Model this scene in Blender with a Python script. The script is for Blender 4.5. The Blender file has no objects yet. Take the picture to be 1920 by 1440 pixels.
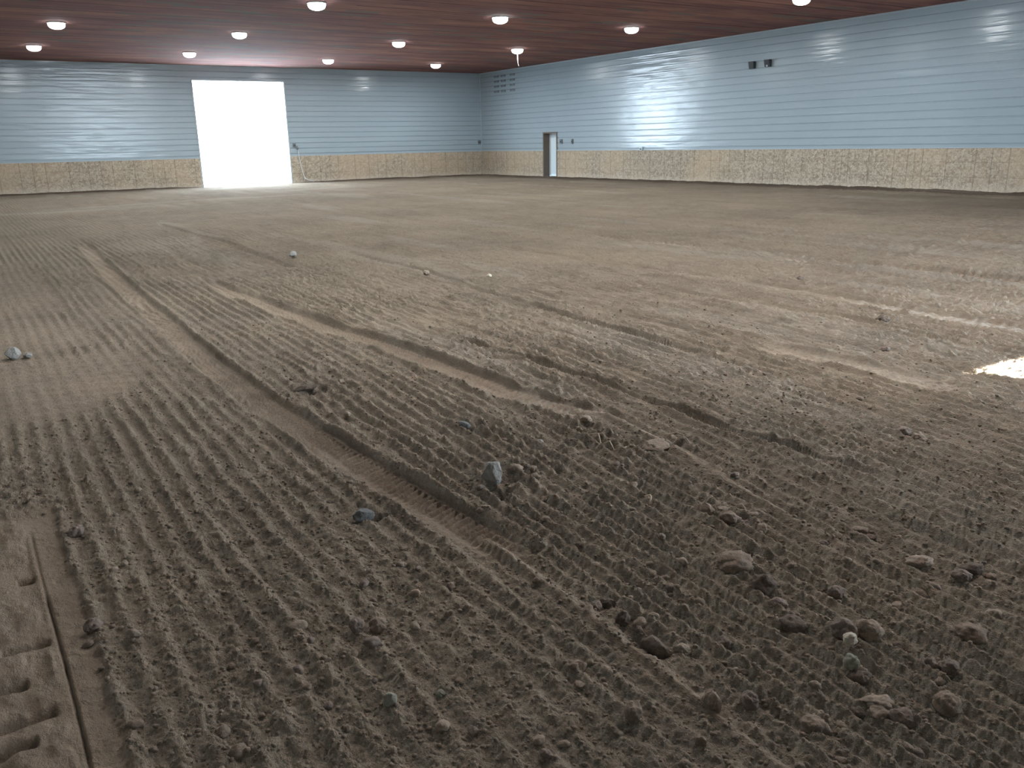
import bpy, bmesh, math, random
import numpy as np
from mathutils import Matrix, Vector, noise as mnoise

C = bpy.context.scene.collection
SC = bpy.context.scene
CAM_H = 1.57
XR, XL, YB, YF = 23.52, -1.42, 39.02, -1.5      # inner faces of the four walls
HC = 4.96                                        # ceiling height
HO = 1.20                                        # top of the board kick wall
RIB = 0.2285

# ------------------------------------------------------------------ helpers
def link(name, me, mat=None, parent=None, smooth=False):
    o = bpy.data.objects.new(name, me)
    C.objects.link(o)
    if mat: me.materials.append(mat)
    if smooth:
        me.polygons.foreach_set('use_smooth', [True] * len(me.polygons))
    if parent: o.parent = parent
    return o
def from_bm(name, bm, mat=None, parent=None, smooth=False):
    bmesh.ops.recalc_face_normals(bm, faces=bm.faces)
    me = bpy.data.meshes.new(name); bm.to_mesh(me); bm.free()
    return link(name, me, mat, parent, smooth)
def box(bm, x0, x1, y0, y1, z0, z1, bev=0.0):
    r = bmesh.ops.create_cube(bm, size=1.0)
    for v in r['verts']:
        v.co = Vector(((x0+x1)/2 + v.co.x*(x1-x0), (y0+y1)/2 + v.co.y*(y1-y0), (z0+z1)/2 + v.co.z*(z1-z0)))
    if bev:
        es = {e for v in r['verts'] for e in v.link_edges}
        bmesh.ops.bevel(bm, geom=list(es), offset=bev, segments=2, affect='EDGES')
def lathe(bm, prof, n=40, loc=(0,0,0)):
    rings = []
    for r, z in prof:
        if r < 1e-6: rings.append([bm.verts.new((loc[0], loc[1], loc[2]+z))])
        else: rings.append([bm.verts.new((loc[0]+r*math.cos(2*math.pi*k/n), loc[1]+r*math.sin(2*math.pi*k/n), loc[2]+z)) for k in range(n)])
    for a, b in zip(rings, rings[1:]):
        for k in range(n):
            k2 = (k+1) % n
            if len(a) == 1 and len(b) == 1: continue
            if len(a) == 1: bm.faces.new((a[0], b[k], b[k2]))
            elif len(b) == 1: bm.faces.new((a[k], b[0], a[k2]))
            else: bm.faces.new((a[k], b[k], b[k2], a[k2]))
def tube(bm, pts, rad, n=8):
    rad = rad if isinstance(rad, (list, tuple)) else [rad]*len(pts)
    pts = [Vector(p) for p in pts]; rings = []
    for i, p in enumerate(pts):
        d = (pts[min(i+1, len(pts)-1)] - pts[max(i-1, 0)]).normalized()
        a = d.cross(Vector((0.31, 0.2, 0.93)))
        if a.length < 0.1: a = d.cross(Vector((1, 0, 0)))
        a.normalize(); b = d.cross(a)
        rings.append([bm.verts.new(p + rad[i]*(a*math.cos(2*math.pi*k/n) + b*math.sin(2*math.pi*k/n))) for k in range(n)])
    for r0, r1 in zip(rings, rings[1:]):
        for k in range(n): bm.faces.new((r0[k], r0[(k+1) % n], r1[(k+1) % n], r1[k]))
    bm.faces.new(rings[0]); bm.faces.new(rings[-1])
def tag(o, label, cat, group=None):
    o['label'] = label; o['category'] = cat
    if group: o['group'] = group
    return o
def struct(o): o['kind'] = 'structure'; return o
def empty(name, loc=(0,0,0)):
    o = bpy.data.objects.new(name, None); C.objects.link(o); o.location = loc; return o

# ------------------------------------------------------------------ materials
class NT:
    def __init__(s, name):
        s.m = bpy.data.materials.new(name); s.m.use_nodes = True
        s.t = s.m.node_tree; s.b = s.t.nodes['Principled BSDF']
    def n(s, typ, **kw):
        nd = s.t.nodes.new(typ)
        for k, v in kw.items():
            if k.startswith('i_'): nd.inputs[k[2:].replace('_', ' ')].default_value = v
            else: setattr(nd, k, v)
        return nd
    def l(s, a, b): s.t.links.new(a, b)
    def math(s, op, a, b=None, c=None, clamp=False):
        nd = s.n('ShaderNodeMath', operation=op, use_clamp=clamp)
        for i, v in enumerate((a, b, c)):
            if v is None: continue
            if isinstance(v, (int, float)): nd.inputs[i].default_value = v
            else: s.l(v, nd.inputs[i])
        return nd.outputs[0]
    def mix(s, f, a, b, mode='MIX'):
        nd = s.n('ShaderNodeMix', data_type='RGBA', blend_type=mode)
        for i, v in ((0, f), (6, a), (7, b)):
            if isinstance(v, (int, float)): nd.inputs[i].default_value = v
            elif isinstance(v, tuple): nd.inputs[i].default_value = (*v, 1)
            else: s.l(v, nd.inputs[i])
        return nd.outputs[2]
    def ramp(s, f, p0, p1, c0=(0,0,0), c1=(1,1,1)):
        nd = s.n('ShaderNodeValToRGB'); e = nd.color_ramp.elements
        e[0].position = p0; e[1].position = p1; e[0].color = (*c0, 1); e[1].color = (*c1, 1)
        s.l(f, nd.inputs[0]); return nd.outputs[0]
    def pos(s, scale=(1,1,1)):
        g = s.n('ShaderNodeNewGeometry'); mp = s.n('ShaderNodeMapping')
        mp.inputs['Scale'].default_value = scale; s.l(g.outputs['Position'], mp.inputs['Vector']); return mp.outputs[0]
    def noise(s, vec, scale, det=4, rough=0.55, out=0):
        nd = s.n('ShaderNodeTexNoise'); nd.inputs['Scale'].default_value = scale
        nd.inputs['Detail'].default_value = det; nd.inputs['Roughness'].default_value = rough
        s.l(vec, nd.inputs['Vector']); return nd.outputs[out]
    def bump(s, h, strength, dist, normal=None):
        nd = s.n('ShaderNodeBump'); nd.inputs['Strength'].default_value = strength; nd.inputs['Distance'].default_value = dist
        s.l(h, nd.inputs['Height'])
        if normal: s.l(normal, nd.inputs['Normal'])
        return nd.outputs[0]
    def base(s, c, rough=0.8, spec=0.3, metal=0.0):
        if isinstance(c, tuple): s.b.inputs['Base Color'].default_value = (*c, 1)
        else: s.l(c, s.b.inputs['Base Color'])
        s.b.inputs['Roughness'].default_value = rough
        s.b.inputs['Specular IOR Level'].default_value = spec
        s.b.inputs['Metallic'].default_value = metal
        return s

def simple(name, c, rough=0.6, spec=0.3, metal=0.0, var=0.15, scale=30):
    t = NT(name); v = t.noise(t.pos(), scale)
    col = t.mix(v, tuple(x*(1-var) for x in c), tuple(min(1, x*(1+var)) for x in c))
    return t.base(col, rough, spec, metal).m

def soil_material():
    t = NT('raked_soil'); P = t.pos()
    n1 = t.noise(P, 0.45, 5, 0.6); n2 = t.noise(P, 3.2, 6, 0.65); n3 = t.noise(t.pos((1.4, 0.18, 1)), 1.3, 6, 0.7)
    n4 = t.noise(P, 60, 5, 0.7)
    c = t.mix(t.ramp(n2, 0.32, 0.7), (0.290, 0.233, 0.173), (0.415, 0.341, 0.258))
    c = t.mix(t.ramp(n1, 0.42, 0.66), c, (0.430, 0.345, 0.250))
    c = t.mix(t.math('MULTIPLY', t.ramp(n3, 0.5, 0.72), 0.6), c, (0.240, 0.188, 0.138))
    c = t.mix(t.math('MULTIPLY', t.ramp(n4, 0.35, 0.75), 0.35), c, (0.39, 0.33, 0.27))
    n6 = t.noise(t.pos((1, 0.6, 1)), 11, 5, 0.75)
    c = t.mix(t.math('MULTIPLY', t.ramp(n6, 0.52, 0.66), 0.30), c, (0.190, 0.148, 0.110))
    c = t.mix(t.math('MULTIPLY', t.ramp(n6, 0.34, 0.48, (1,1,1), (0,0,0)), 0.22), c, (0.43, 0.365, 0.285))
    red = t.noise(P, 1.7, 2, 0.5)
    c = t.mix(t.math('MULTIPLY', t.ramp(red, 0.6, 0.8), 0.35), c, (0.30, 0.225, 0.165))
    at = t.n('ShaderNodeAttribute', attribute_name='damp_and_dark')
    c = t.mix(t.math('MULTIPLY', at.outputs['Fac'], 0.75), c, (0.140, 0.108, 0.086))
    at2 = t.n('ShaderNodeAttribute', attribute_name='dust_and_light')
    c = t.mix(at2.outputs['Fac'], c, (0.62, 0.56, 0.48))  # pale tone: dry streaks, plus light painted on the tread bars
    t.base(c, 1.0, 0.06)
    vo = t.n('ShaderNodeTexVoronoi'); vo.inputs['Scale'].default_value = 42; vo.feature = 'SMOOTH_F1'
    t.l(P, vo.inputs['Vector'])
    cl = t.noise(P, 26, 6, 0.72); fine = t.noise(P, 150, 4, 0.7)
    h = t.math('ADD', t.math('MULTIPLY', vo.outputs['Distance'], -0.55), cl)
    h = t.math('ADD', h, t.math('MULTIPLY', fine, 0.45))
    sm = t.n('ShaderNodeAttribute', attribute_name='smooth')
    h = t.math('MULTIPLY', h, t.math('SUBTRACT', 1.0, t.math('MULTIPLY', sm.outputs['Fac'], 0.75)))
    nb = t.bump(h, 1.0, 0.020)
    # distant furrow lines, where the ground mesh gets coarse
    sx = t.n('ShaderNodeSeparateXYZ'); g = t.n('ShaderNodeNewGeometry'); t.l(g.outputs['Position'], sx.inputs[0])
    wob = t.noise(P, 0.6, 3, 0.6)
    ph = t.math('ADD', t.math('MULTIPLY', sx.outputs['X'], 2*math.pi/0.092), t.math('MULTIPLY', wob, 9.0))
    w = t.math('SINE', ph)
    lump = t.noise(t.pos((1, 0.55, 1)), 11, 6, 0.8)
    hh = t.math('ADD', t.math('MULTIPLY', w, 0.12), t.math('MULTIPLY', lump, 1.6))
    far = t.n('ShaderNodeAttribute', attribute_name='far')
    hh = t.math('MULTIPLY', hh, far.outputs['Fac'])
    nb = t.bump(hh, 1.0, 0.13, nb)
    t.l(nb, t.b.inputs['Normal'])
    return t.m

def clod_material(name, c, var=0.25):
    t = NT(name); P = t.pos(); n = t.noise(P, 35, 5, 0.7); n2 = t.noise(P, 170, 4, 0.7)
    col = t.mix(t.ramp(n, 0.3, 0.7), tuple(x*(1-var) for x in c), tuple(x*(1+var) for x in c))
    t.base(col, 0.97, 0.08)
    h = t.math('ADD', n, t.math('MULTIPLY', n2, 0.4))
    t.l(t.bump(h, 0.8, 0.010), t.b.inputs['Normal'])
    return t.m

def siding_material():
    t = NT('painted_steel_siding'); P = t.pos()
    n = t.noise(P, 0.7, 3); n2 = t.noise(P, 9, 4, 0.7)
    c = t.mix(n, (0.300, 0.374, 0.420), (0.335, 0.413, 0.460))
    c = t.mix(t.math('MULTIPLY', t.ramp(n2, 0.55, 0.8), 0.3), c, (0.27, 0.345, 0.39))
    t.base(c, 0.22, 0.5)
    t.b.inputs['Roughness'].default_value = 0.20
    # slight buckling of the thin sheet between the ribs
    w = t.noise(t.pos((1.2, 1.2, 5.5)), 0.9, 2, 0.4); w2 = t.noise(t.pos((0.5, 0.5, 14)), 1.0, 2, 0.5)
    t.l(t.bump(t.math('ADD', w, t.math('MULTIPLY', w2, 0.35)), 0.4, 0.035), t.b.inputs['Normal'])
    return t.m

def osb_material(axis, origin):
    t = NT('strand_board_'+axis)
    sw = (1, 1, 1)
    P = t.pos(sw)
    vo = t.n('ShaderNodeTexVoronoi'); vo.inputs['Scale'].default_value = 16; vo.inputs['Randomness'].default_value = 1
    wv = t.noise(P, 5, 3, 0.6, out=1)
    mp = t.n('ShaderNodeMix', data_type='VECTOR'); mp.inputs[0].default_value = 0.12
    t.l(P, mp.inputs[4]); t.l(wv, mp.inputs[5]); t.l(mp.outputs[1], vo.inputs['Vector'])
    sp = t.n('ShaderNodeSeparateColor'); t.l(vo.outputs['Color'], sp.inputs[0])
    c = t.mix(sp.outputs[0], (0.232, 0.195, 0.148), (0.415, 0.372, 0.292))
    vo2 = t.n('ShaderNodeTexVoronoi'); vo2.inputs['Scale'].default_value = 38; t.l(P, vo2.inputs['Vector'])
    sp2 = t.n('ShaderNodeSeparateColor'); t.l(vo2.outputs['Color'], sp2.inputs[0])
    c = t.mix(t.math('MULTIPLY', t.ramp(sp2.outputs[1], 0.55, 0.95), 0.5), c, (0.64, 0.57, 0.45))
    c = t.mix(t.math('MULTIPLY', t.ramp(sp2.outputs[2], 0.7, 0.95), 0.55), c, (0.22, 0.155, 0.10))
    big = t.noise(P, 0.35, 3, 0.5)
    c = t.mix(t.math('MULTIPLY', t.ramp(big, 0.45, 0.62), 0.5), c, (0.47, 0.36, 0.25))
    # printed nailing guide lines
    s = t.n('ShaderNodeSeparateXYZ'); g = t.n('ShaderNodeNewGeometry'); t.l(g.outputs['Position'], s.inputs[0])
    u = t.math('SUBTRACT', s.outputs['X' if axis == 'x' else 'Y'], origin)
    um = t.math('FLOORED_MODULO', u, 2.44)
    tot = None
    for off in (0.22, 0.66, 1.49, 2.20):
        d = t.math('ABSOLUTE', t.math('SUBTRACT', um, off))
        k = t.math('LESS_THAN', d, 0.014)
        tot = k if tot is None else t.math('MAXIMUM', tot, k)
    for z in (0.42, 0.82):
        k = t.math('MULTIPLY', t.math('LESS_THAN', t.math('ABSOLUTE', t.math('SUBTRACT', s.outputs['Z'], z)), 0.010),
                   t.math('GREATER_THAN', t.noise(P, 0.8, 1), 0.46))
        tot = t.math('MAXIMUM', tot, t.math('MULTIPLY', k, 0.75))
    c = t.mix(t.math('MULTIPLY', tot, 0.42), c, (0.10, 0.075, 0.06))
    # dust splashed low on the boards
    lowz = t.ramp(t.math('ADD', s.outputs['Z'], t.math('MULTIPLY', t.noise(P, 3, 4), 0.25)), 0.12, 0.38)
    c = t.mix(t.math('MULTIPLY', t.math('SUBTRACT', 1.0, lowz), 0.45), c, (0.62, 0.56, 0.47))
    t.base(c, 0.75, 0.25)
    t.l(t.bump(sp.outputs[1], 0.3, 0.004), t.b.inputs['Normal'])
    return t.m

def ceiling_material():
    t = NT('red_brown_ceiling_board')
    s = t.n('ShaderNodeSeparateXYZ'); g = t.n('ShaderNodeNewGeometry'); t.l(g.outputs['Position'], s.inputs[0])
    streak = t.noise(t.pos((0.35, 7, 1)), 1.0, 5, 0.65); big = t.noise(t.pos((0.25, 1.0, 1)), 1.0, 4, 0.6)
    c = t.mix(t.ramp(streak, 0.3, 0.72), (0.130, 0.075, 0.076), (0.290, 0.160, 0.145))
    c = t.mix(t.math('MULTIPLY', t.ramp(big, 0.45, 0.65), 0.55), c, (0.39, 0.21, 0.155))
    # grey green patched boards
    br = t.n('ShaderNodeTexBrick'); br.offset = 0.37; br.offset_frequency = 2
    br.inputs['Scale'].default_value = 1.0; br.inputs['Brick Width'].default_value = 0.95; br.inputs['Row Height'].default_value = 0.305
    br.inputs['Mortar Size'].default_value = 0.0
    br.inputs['Color1'].default_value = (0, 0, 0, 1); br.inputs['Color2'].default_value = (1, 1, 1, 1)
    t.l(g.outputs['Position'], br.inputs['Vector'])
    patch = t.ramp(br.outputs['Color'], 0.90, 0.93)
    c = t.mix(t.math('MULTIPLY', patch, 0.7), c, (0.17, 0.185, 0.17))
    c = t.mix(t.math('MULTIPLY', t.ramp(br.outputs['Color'], 0.0, 0.9), 0.25), c, (0.10, 0.045, 0.042))
    # board joints
    for w, off, a in ((1.22, 0.5, 0.7), (0.305, 0.2, 0.35)):
        um = t.math('FLOORED_MODULO', t.math('ADD', s.outputs['Y'], off), w)
        k = t.math('LESS_THAN', um, 0.07 if w > 1 else 0.02)
        k = t.math('MULTIPLY', k, t.math('GREATER_THAN', t.noise(t.pos((0.22, 0.8, 1)), 1.0, 2), 0.40))
        c = t.mix(t.math('MULTIPLY', k, a), c, (0.035, 0.018, 0.018))
    t.base(c, 0.85, 0.06)
    return t.m

def emit_material(name, col, strength):
    t = NT(name); t.base((0.9, 0.9, 0.9), 0.4)
    t.b.inputs['Emission Color'].default_value = (*col, 1); t.b.inputs['Emission Strength'].default_value = strength
    return t.m

M = dict(
    soil=soil_material(), siding=siding_material(), ceil=ceiling_material(),
    osbx=osb_material('x', 0.35), osby=osb_material('y', 12.50),
    trim=simple('white_metal_trim', (0.36, 0.43, 0.47), 0.35, 0.4),
    jamb=simple('brown_timber_jamb', (0.135, 0.110, 0.092), 0.7, 0.2, scale=12),
    leaf=simple('white_door_skylight_tint', (0.66, 0.77, 0.82), 0.35, 0.4, var=0.04),  # white door, bluish skylight tint put into its colour
    dark=simple('black_plastic', (0.020, 0.027, 0.032), 0.5, 0.4),
    grey=simple('grey_plastic_box', (0.13, 0.15, 0.155), 0.5, 0.4),
    slot=simple('dark_louvre', (0.13, 0.155, 0.16), 0.6, 0.3),
    lampbody=simple('white_lamp_housing', (0.75, 0.77, 0.78), 0.4, 0.4),
    lens=emit_material('lit_lamp_diffuser', (0.93, 0.98, 1.0), 9.0),
    hose=simple('pale_hose', (0.52, 0.55, 0.56), 0.5, 0.3),
    cord=simple('pale_cord', (0.55, 0.52, 0.48), 0.6, 0.3),
    root=simple('pale_dry_root', (0.52, 0.43, 0.32), 0.8, 0.2),
    clod=clod_material('brown_clod', (0.255, 0.202, 0.156)),
    clod2=clod_material('purplish_clod', (0.235, 0.185, 0.155)),
    clod3=clod_material('dry_tan_clod', (0.315, 0.255, 0.198)),
    dkclod=clod_material('damp_dark_clod', (0.150, 0.118, 0.096)),
    stone=clod_material('pale_grey_stone', (0.33, 0.325, 0.305), 0.18),
    dkstone=clod_material('dark_blue_grey_stone', (0.155, 0.158, 0.155), 0.25),
    cream=clod_material('cream_pebble', (0.58, 0.53, 0.43), 0.12),
    green=clod_material('greenish_grey_pebble', (0.29, 0.285, 0.23), 0.15),
    snow=simple('bright_gravel_yard', (0.75, 0.76, 0.78), 0.9, 0.1, scale=3),
)

# ------------------------------------------------------------------ noise (numpy)
def _hash(ix, iy, seed):
    h = (ix.astype(np.int64)*374761393 + iy.astype(np.int64)*668265263 + seed*2147483647) & 0xffffffff
    h = ((h ^ (h >> 13)) * 1274126177) & 0xffffffff
    h = ((h ^ (h >> 16)) * 2246822519) & 0xffffffff
    h = h ^ (h >> 15)
    return (h & 0xffffff) / float(0xffffff)
def vnoise(x, y, seed=0):
    ix = np.floor(x); iy = np.floor(y); fx = x-ix; fy = y-iy
    fx = fx*fx*fx*(fx*(fx*6-15)+10); fy = fy*fy*fy*(fy*(fy*6-15)+10)
    a = _hash(ix, iy, seed); b = _hash(ix+1, iy, seed); c = _hash(ix, iy+1, seed); d = _hash(ix+1, iy+1, seed)
    return (a*(1-fx)+b*fx)*(1-fy) + (c*(1-fx)+d*fx)*fy
def fbm(x, y, seed=0, octv=4, gain=0.5):
    s = 0; a = 1; tot = 0
    for o in range(octv):
        s = s + a*vnoise(x, y, seed+o*17); tot += a; a *= gain
        x = x*2.03+13.7; y = y*2.03-7.1
    return s/tot
def cells(x, y, seed=0, size_var=0.6):
    """rounded lumps: height of the nearest random dome"""
    ix = np.floor(x); iy = np.floor(y); out = np.zeros_like(x)
    for dx in (-1, 0, 1):
        for dy in (-1, 0, 1):
            cx = ix+dx; cy = iy+dy
            px = cx + _hash(cx, cy, seed); py = cy + _hash(cx, cy, seed+5)
            r = 0.28 + size_var*_hash(cx, cy, seed+9)
            q = ((x-px)**2 + (y-py)**2)/(r*r)
            out = np.maximum(out, r*np.sqrt(np.clip(1-q, 0, 1)))
    return out
def sstep(x, a, b):
    t = np.clip((x-a)/(b-a), 0, 1); return t*t*(3-2*t)
def gauss(x, y, cx, cy, sx, sy=None, rot=0.0):
    sy = sy or sx; dx = x-cx; dy = y-cy; c, s = math.cos(rot), math.sin(rot)
    return np.exp(-0.5*(((dx*c+dy*s)/sx)**2 + ((-dx*s+dy*c)/sy)**2))

# tyre tracks: centre line (x at given y), half width, depth, tread strength, berm, y range
TRACKS = [
    dict(c=[(17.2,1.90),(12.6,1.67),(10.1,1.57),(8.6,1.54),(7.3,1.49),(6.4,1.47),(5.36,1.48),(4.66,1.51),(4.2,1.53),(3.7,1.56),(3.3,1.59),(2.96,1.62),(2.5,1.63),(1.5,1.62)],
         w=0.112, d=0.036, tread=1.0, y0=2.75, y1=17.0, pitch=0.045, skew=0.10, side=0.35),
    dict(c=[(14,2.3),(9.5,2.55),(8.1,2.62),(7.1,2.68),(6.5,2.78),(5.65,2.83),(5.14,2.86),(4.46,2.88),(4.0,2.95),(3.65,3.03),(2.8,3.02)],
         w=0.115, d=0.032, tread=0.9, y0=3.9, y1=11.0, pitch=0.055, skew=0.12, side=0.2),
    dict(c=[(14,6.9),(10.0,7.15),(8.16,7.25),(6.3,7.42),(5.2,7.36),(4.5,7.30),(4.06,7.28),(3.0,7.22)],
         w=0.15, d=0.035, tread=1.0, y0=3.0, y1=11.5, pitch=0.085, skew=-0.25, side=0.0, dust_and_light=1),
    dict(c=[(9,4.95),(6,5.05),(4.41,5.12),(4.05,5.17),(3.53,5.21),(2.81,5.17)],
         w=0.12, d=0.020, tread=1.0, y0=3.1, y1=4.6, pitch=0.08, skew=-0.2, side=0.1),
    dict(c=[(12,9.1),(7.26,9.4),(6.28,9.68),(5.5,9.75),(4.7,9.66)], w=0.16, d=0.05, tread=0.0, y0=4.2, y1=8.2, pitch=0.1, skew=0, side=0),
    dict(c=[(18,8.6),(13,9.2),(9,9.5)], w=0.13, d=0.04, tread=0.5, y0=9.4, y1=12.5, pitch=0.1, skew=0.1, side=0),
    dict(c=[(9,6.2),(7.3,6.29),(6.54,6.38),(5.42,6.55),(4.62,6.52),(4.0,6.43),(3.32,6.39)], w=0.055, d=0.045, tread=0.0, y0=3.4, y1=7.4, pitch=0.1, skew=0, side=0),
    dict(c=[(6.03,3.36),(5.06,3.45),(4.16,3.46),(3.73,3.45),(3.0,3.44),(2.48,3.48),(2.2,3.47)], w=0.035, d=0.035, tread=0.0, y0=2.5, y1=6.3, pitch=0.1, skew=0, side=0),
    dict(c=[(13,5.04),(9.67,4.96),(8.31,4.79),(6.12,4.64),(4.7,4.60),(4.0,4.54),(3.5,4.52)], w=0.050, d=0.045, tread=0.0, y0=3.8, y1=12.5, pitch=0.1, skew=0, side=0),
    dict(c=[(23.3,3.84),(18.6,3.84),(15.3,3.92),(11.5,3.77)], w=0.060, d=0.05, tread=0.0, y0=11.5, y1=20.5, pitch=0.1, skew=0, side=0),
]
HOLES = [(2.03,3.20,.045,.050,.055),(2.14,3.27,.07,.035,.035),(2.39,2.05,.06,.035,.05),(2.26,1.86,.05,.04,.05),(1.66,1.80,.05,.07,.05),
         (1.69,1.93,.03,.03,.03),(1.69,2.07,.03,.04,.03),(1.93,3.10,.05,.035,.05),(2.45,1.97,.04,.03,.03),(1.36,3.22,.05,.03,.035),(2.96,3.10,.10,.018,.035),
         (1.83,5.28,.09,.04,.03),(2.34,4.02,.07,.04,.03),(2.60,2.26,.05,.04,.03),(2.10,1.60,.05,.03,.02)]

def smooth_mask(x, y):
    """areas swept flat at the left of the arena"""
    e = 0.16*(fbm(x*2.2, y*1.1, 77, 3)-0.5)
    right = 0.92 + 0.28*np.exp(-((y-7.1)/0.6)**2) - 0.38*sstep(y, 6.4, 5.6) + e
    m = sstep(right-x, -0.02, 0.12) * sstep(y, 5.55, 5.85) * (1-sstep(y, 14.2, 15.2))
    line1 = np.exp(-((y-7.62-0.25*(1-x))/0.16)**2) * sstep(x, 0.35, 0.6)
    line2 = np.exp(-((y-9.6+0.2*x)/0.32)**2) * sstep(x, 0.45, 0.62)
    m = m*(1-0.9*np.clip(line1+line2, 0, 1))
    low = sstep(0.17 + 0.05*(fbm(x*3, y*6, 31, 3)-0.5) - x, -0.015, 0.02) * sstep(4.3-y, 0, 0.25)
    return m, low

def ground_fields(x, y, sp):
    """height, smoothness, damp and dark tone, dust at world points; sp = local mesh spacing"""
    m1, low = smooth_mask(x, y)
    Sx = sstep(x, 1.2, 3.0)
    u = x + 0.15*Sx*np.log1p(np.exp(np.clip((4.6-y)*1.6, -30, 30)))/1.6 - 0.012*np.clip(y-4, 0, 20)
    u = u + 0.030*(fbm(x*0.9, y*0.55, 3, 3)-0.5) + 0.022*(fbm(x*3.1, y*2.0, 4, 3)-0.5)
    farturn = sstep(y, 17.5, 22.0)
    ph = u/0.092
    ridge = 0.5+0.5*np.cos(2*math.pi*ph)
    ridge = ridge**1.25
    lane = np.floor(ph+0.5)
    lanev = _hash(lane, lane*0, 55)
    patchy = sstep(fbm(x*0.7+4, y*0.45, 8, 3), 0.30, 0.55)
    lump = fbm(x*16, y*16, 21, 3, 0.6)
    amp = (0.009+0.008*lanev)*(0.45+0.55*patchy)
    amp = amp*(0.45+1.1*lump)*(1+0.7*sstep(x, 1.6, 2.0))
    fade = np.clip(1.8 - sp/0.06, 0, 1)
    h = amp*(ridge-0.35)*(1-farturn)*fade
    # clods, larger to smaller, piled on the ridges
    wx = x+0.02*(vnoise(x*14, y*14, 40)-.5); wy = y+0.02*(vnoise(x*14, y*14, 41)-.5)
    f1 = np.clip(2.2 - sp/0.05, 0, 1); f2 = np.clip(2.0 - sp/0.03, 0, 1); f3 = np.clip(1.8-sp/0.012, 0, 1)
    rough = 0.35+0.9*sstep(fbm(x*1.1-3, y*1.1+9, 14, 3), 0.35, 0.65)
    c1 = cells(wx/0.060, wy/0.060, 101, 0.45); c2 = cells(wx/0.030, wy/0.030, 131, 0.5); c3 = cells(x/0.015, y/0.015, 151, 0.5)
    sel = sstep(_hash(np.floor(wx/0.060), np.floor(wy/0.060), 7)*0+fbm(x*9, y*9, 61, 2), 0.52, 0.68)
    h = h + (0.019+0.015*sstep(x, 2.0, 3.2)*sstep(y, 2.5, 4.0))*(1-0.4*sstep(x, 1.6, 2.2)*(1-sstep(y, 2.2, 3.2)))*c1*np.maximum(sel, 0.45*sstep(y, 3, 5))*rough*f1 + 0.0115*c2*(0.35+0.65*ridge)*(0.5+0.7*rough)*f2 + 0.0065*c3*f3
    h = h + 0.013*(fbm(x*30, y*30, 71, 4, 0.65)-0.5)*np.clip(1.8-sp/0.05, 0, 1)
    el = fbm(u*13, y*1.7, 401, 3, 0.6)-0.5; el2 = fbm(u*27, y*5, 402, 2)-0.5
    h = h + ((0.024+0.018*sstep(y, 2.6, 4.5))*el*np.clip(2.0-sp/0.07, 0, 1) + (0.008+0.010*sstep(y, 2.6, 4.5))*el2*np.clip(2.0-sp/0.04, 0, 1))*(0.35+0.65*sstep(x, 1.7, 3.0))*(1-farturn)
    # broad undulation and ridge lines left by the grader
    und = 0.03*(fbm(x*0.35, y*0.12, 90, 3)-0.5) + 0.018*(fbm(x*1.5, y*0.25, 92, 3)-0.5)
    mid = (0.5+0.7*sstep(fbm(x*0.5+9, y*0.5, 303, 2), 0.35, 0.6))*(1-0.7*m1)
    und = und + mid*(0.022*(fbm(x*2.7, y*2.7, 301, 2)-0.5) + 0.020*(fbm(x*7, y*7, 302, 3, 0.6)-0.5)*np.clip(2.2-sp/0.08, 0, 1))
    und = und + 0.018*(sstep(fbm((u)*2.1, y*0.16, 95, 2), 0.60, 0.74))*sstep(x, 2.2, 4)*(1-farturn)
    und = und + 0.03*(fbm(x*0.25, y*1.1, 97, 3)-0.5)*farturn
    h = h*(1-0.88*np.clip(m1+low, 0, 1)) + und
    # scraped arcs within the smooth areas
    h = h + m1*(0.004*np.sin(y*38+6*x+5*fbm(x*1.2, y*1.2, 5, 2)) + 0.003*(fbm(x*6, y*25, 6, 3)-.5)*2)
    h = h - 0.010*m1
    smooth = np.clip(m1*0.6+low*0.7, 0, 1); dust_and_light = np.zeros_like(x)
    for tr in TRACKS:
        ys = np.array([p[0] for p in tr['c']][::-1]); xs = np.array([p[1] for p in tr['c']][::-1])
        cxl = np.interp(y, ys, xs); d = x - cxl - 0.015*(vnoise(y*5, y*0, 12)-.5); a = np.abs(d); w = tr['w']
        on = sstep(y, tr['y0']-0.5, tr['y0']+0.25)*(1-sstep(y, tr['y1']-0.5, tr['y1']))
        ins = (1-sstep(a, w*0.92, w*1.10))*on
        rim = np.exp(-((a-w*1.22)/(0.024))**2)*on*(0.55+0.9*fbm(x*11, y*11, 66, 3))
        keep = h
        h = keep*(1-(0.62 if tr.get('dust_and_light') else 0.93-0.20*sstep(-d, 0.0, w))*ins) - 0.65*tr['d']*ins*(1+0.25*(vnoise(y*2.2, y*0, 88)-.5)) + 0.015*rim*(1+0.35*np.sign(d))
        if tr['tread']:
            ph2 = (y - tr['skew']*d*4.0 + 0.020*(vnoise(x*16, y*12, 9)-.5))/tr['pitch']
            saw = ph2-np.floor(ph2)
            bar = np.where(saw < 0.28, saw/0.28, ((1-saw)/0.72)**1.3)
            gw = sstep(y, 3.9, 4.8)*0.9
            gate = np.maximum(gw, sstep(d, -w*0.35*(1 if tr['side'] else 3)-0.02, -w*0.1)*0.8+0.2*(1-tr['side']))
            gate = gate*(1-sstep(d, w*0.62, w*0.88))
            patch = 0.6+0.4*sstep(fbm(y*1.6, x*1.6, 202, 2), 0.25, 0.5)
            h = h + ins*gate*tr['tread']*patch*0.030*(bar-0.4)*np.clip(1.8-sp/(tr['pitch']*0.55), 0, 1)
            if tr.get('dust_and_light'):
                dust_and_light = np.maximum(dust_and_light, ins*np.clip(bar, 0, 1)**2*(0.08*sstep(9-y, 0, 2)+0.92*sstep(5.6-y, 0, 1.6)))  # tread bars made paler: bright light from the opening painted into soil colour
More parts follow.
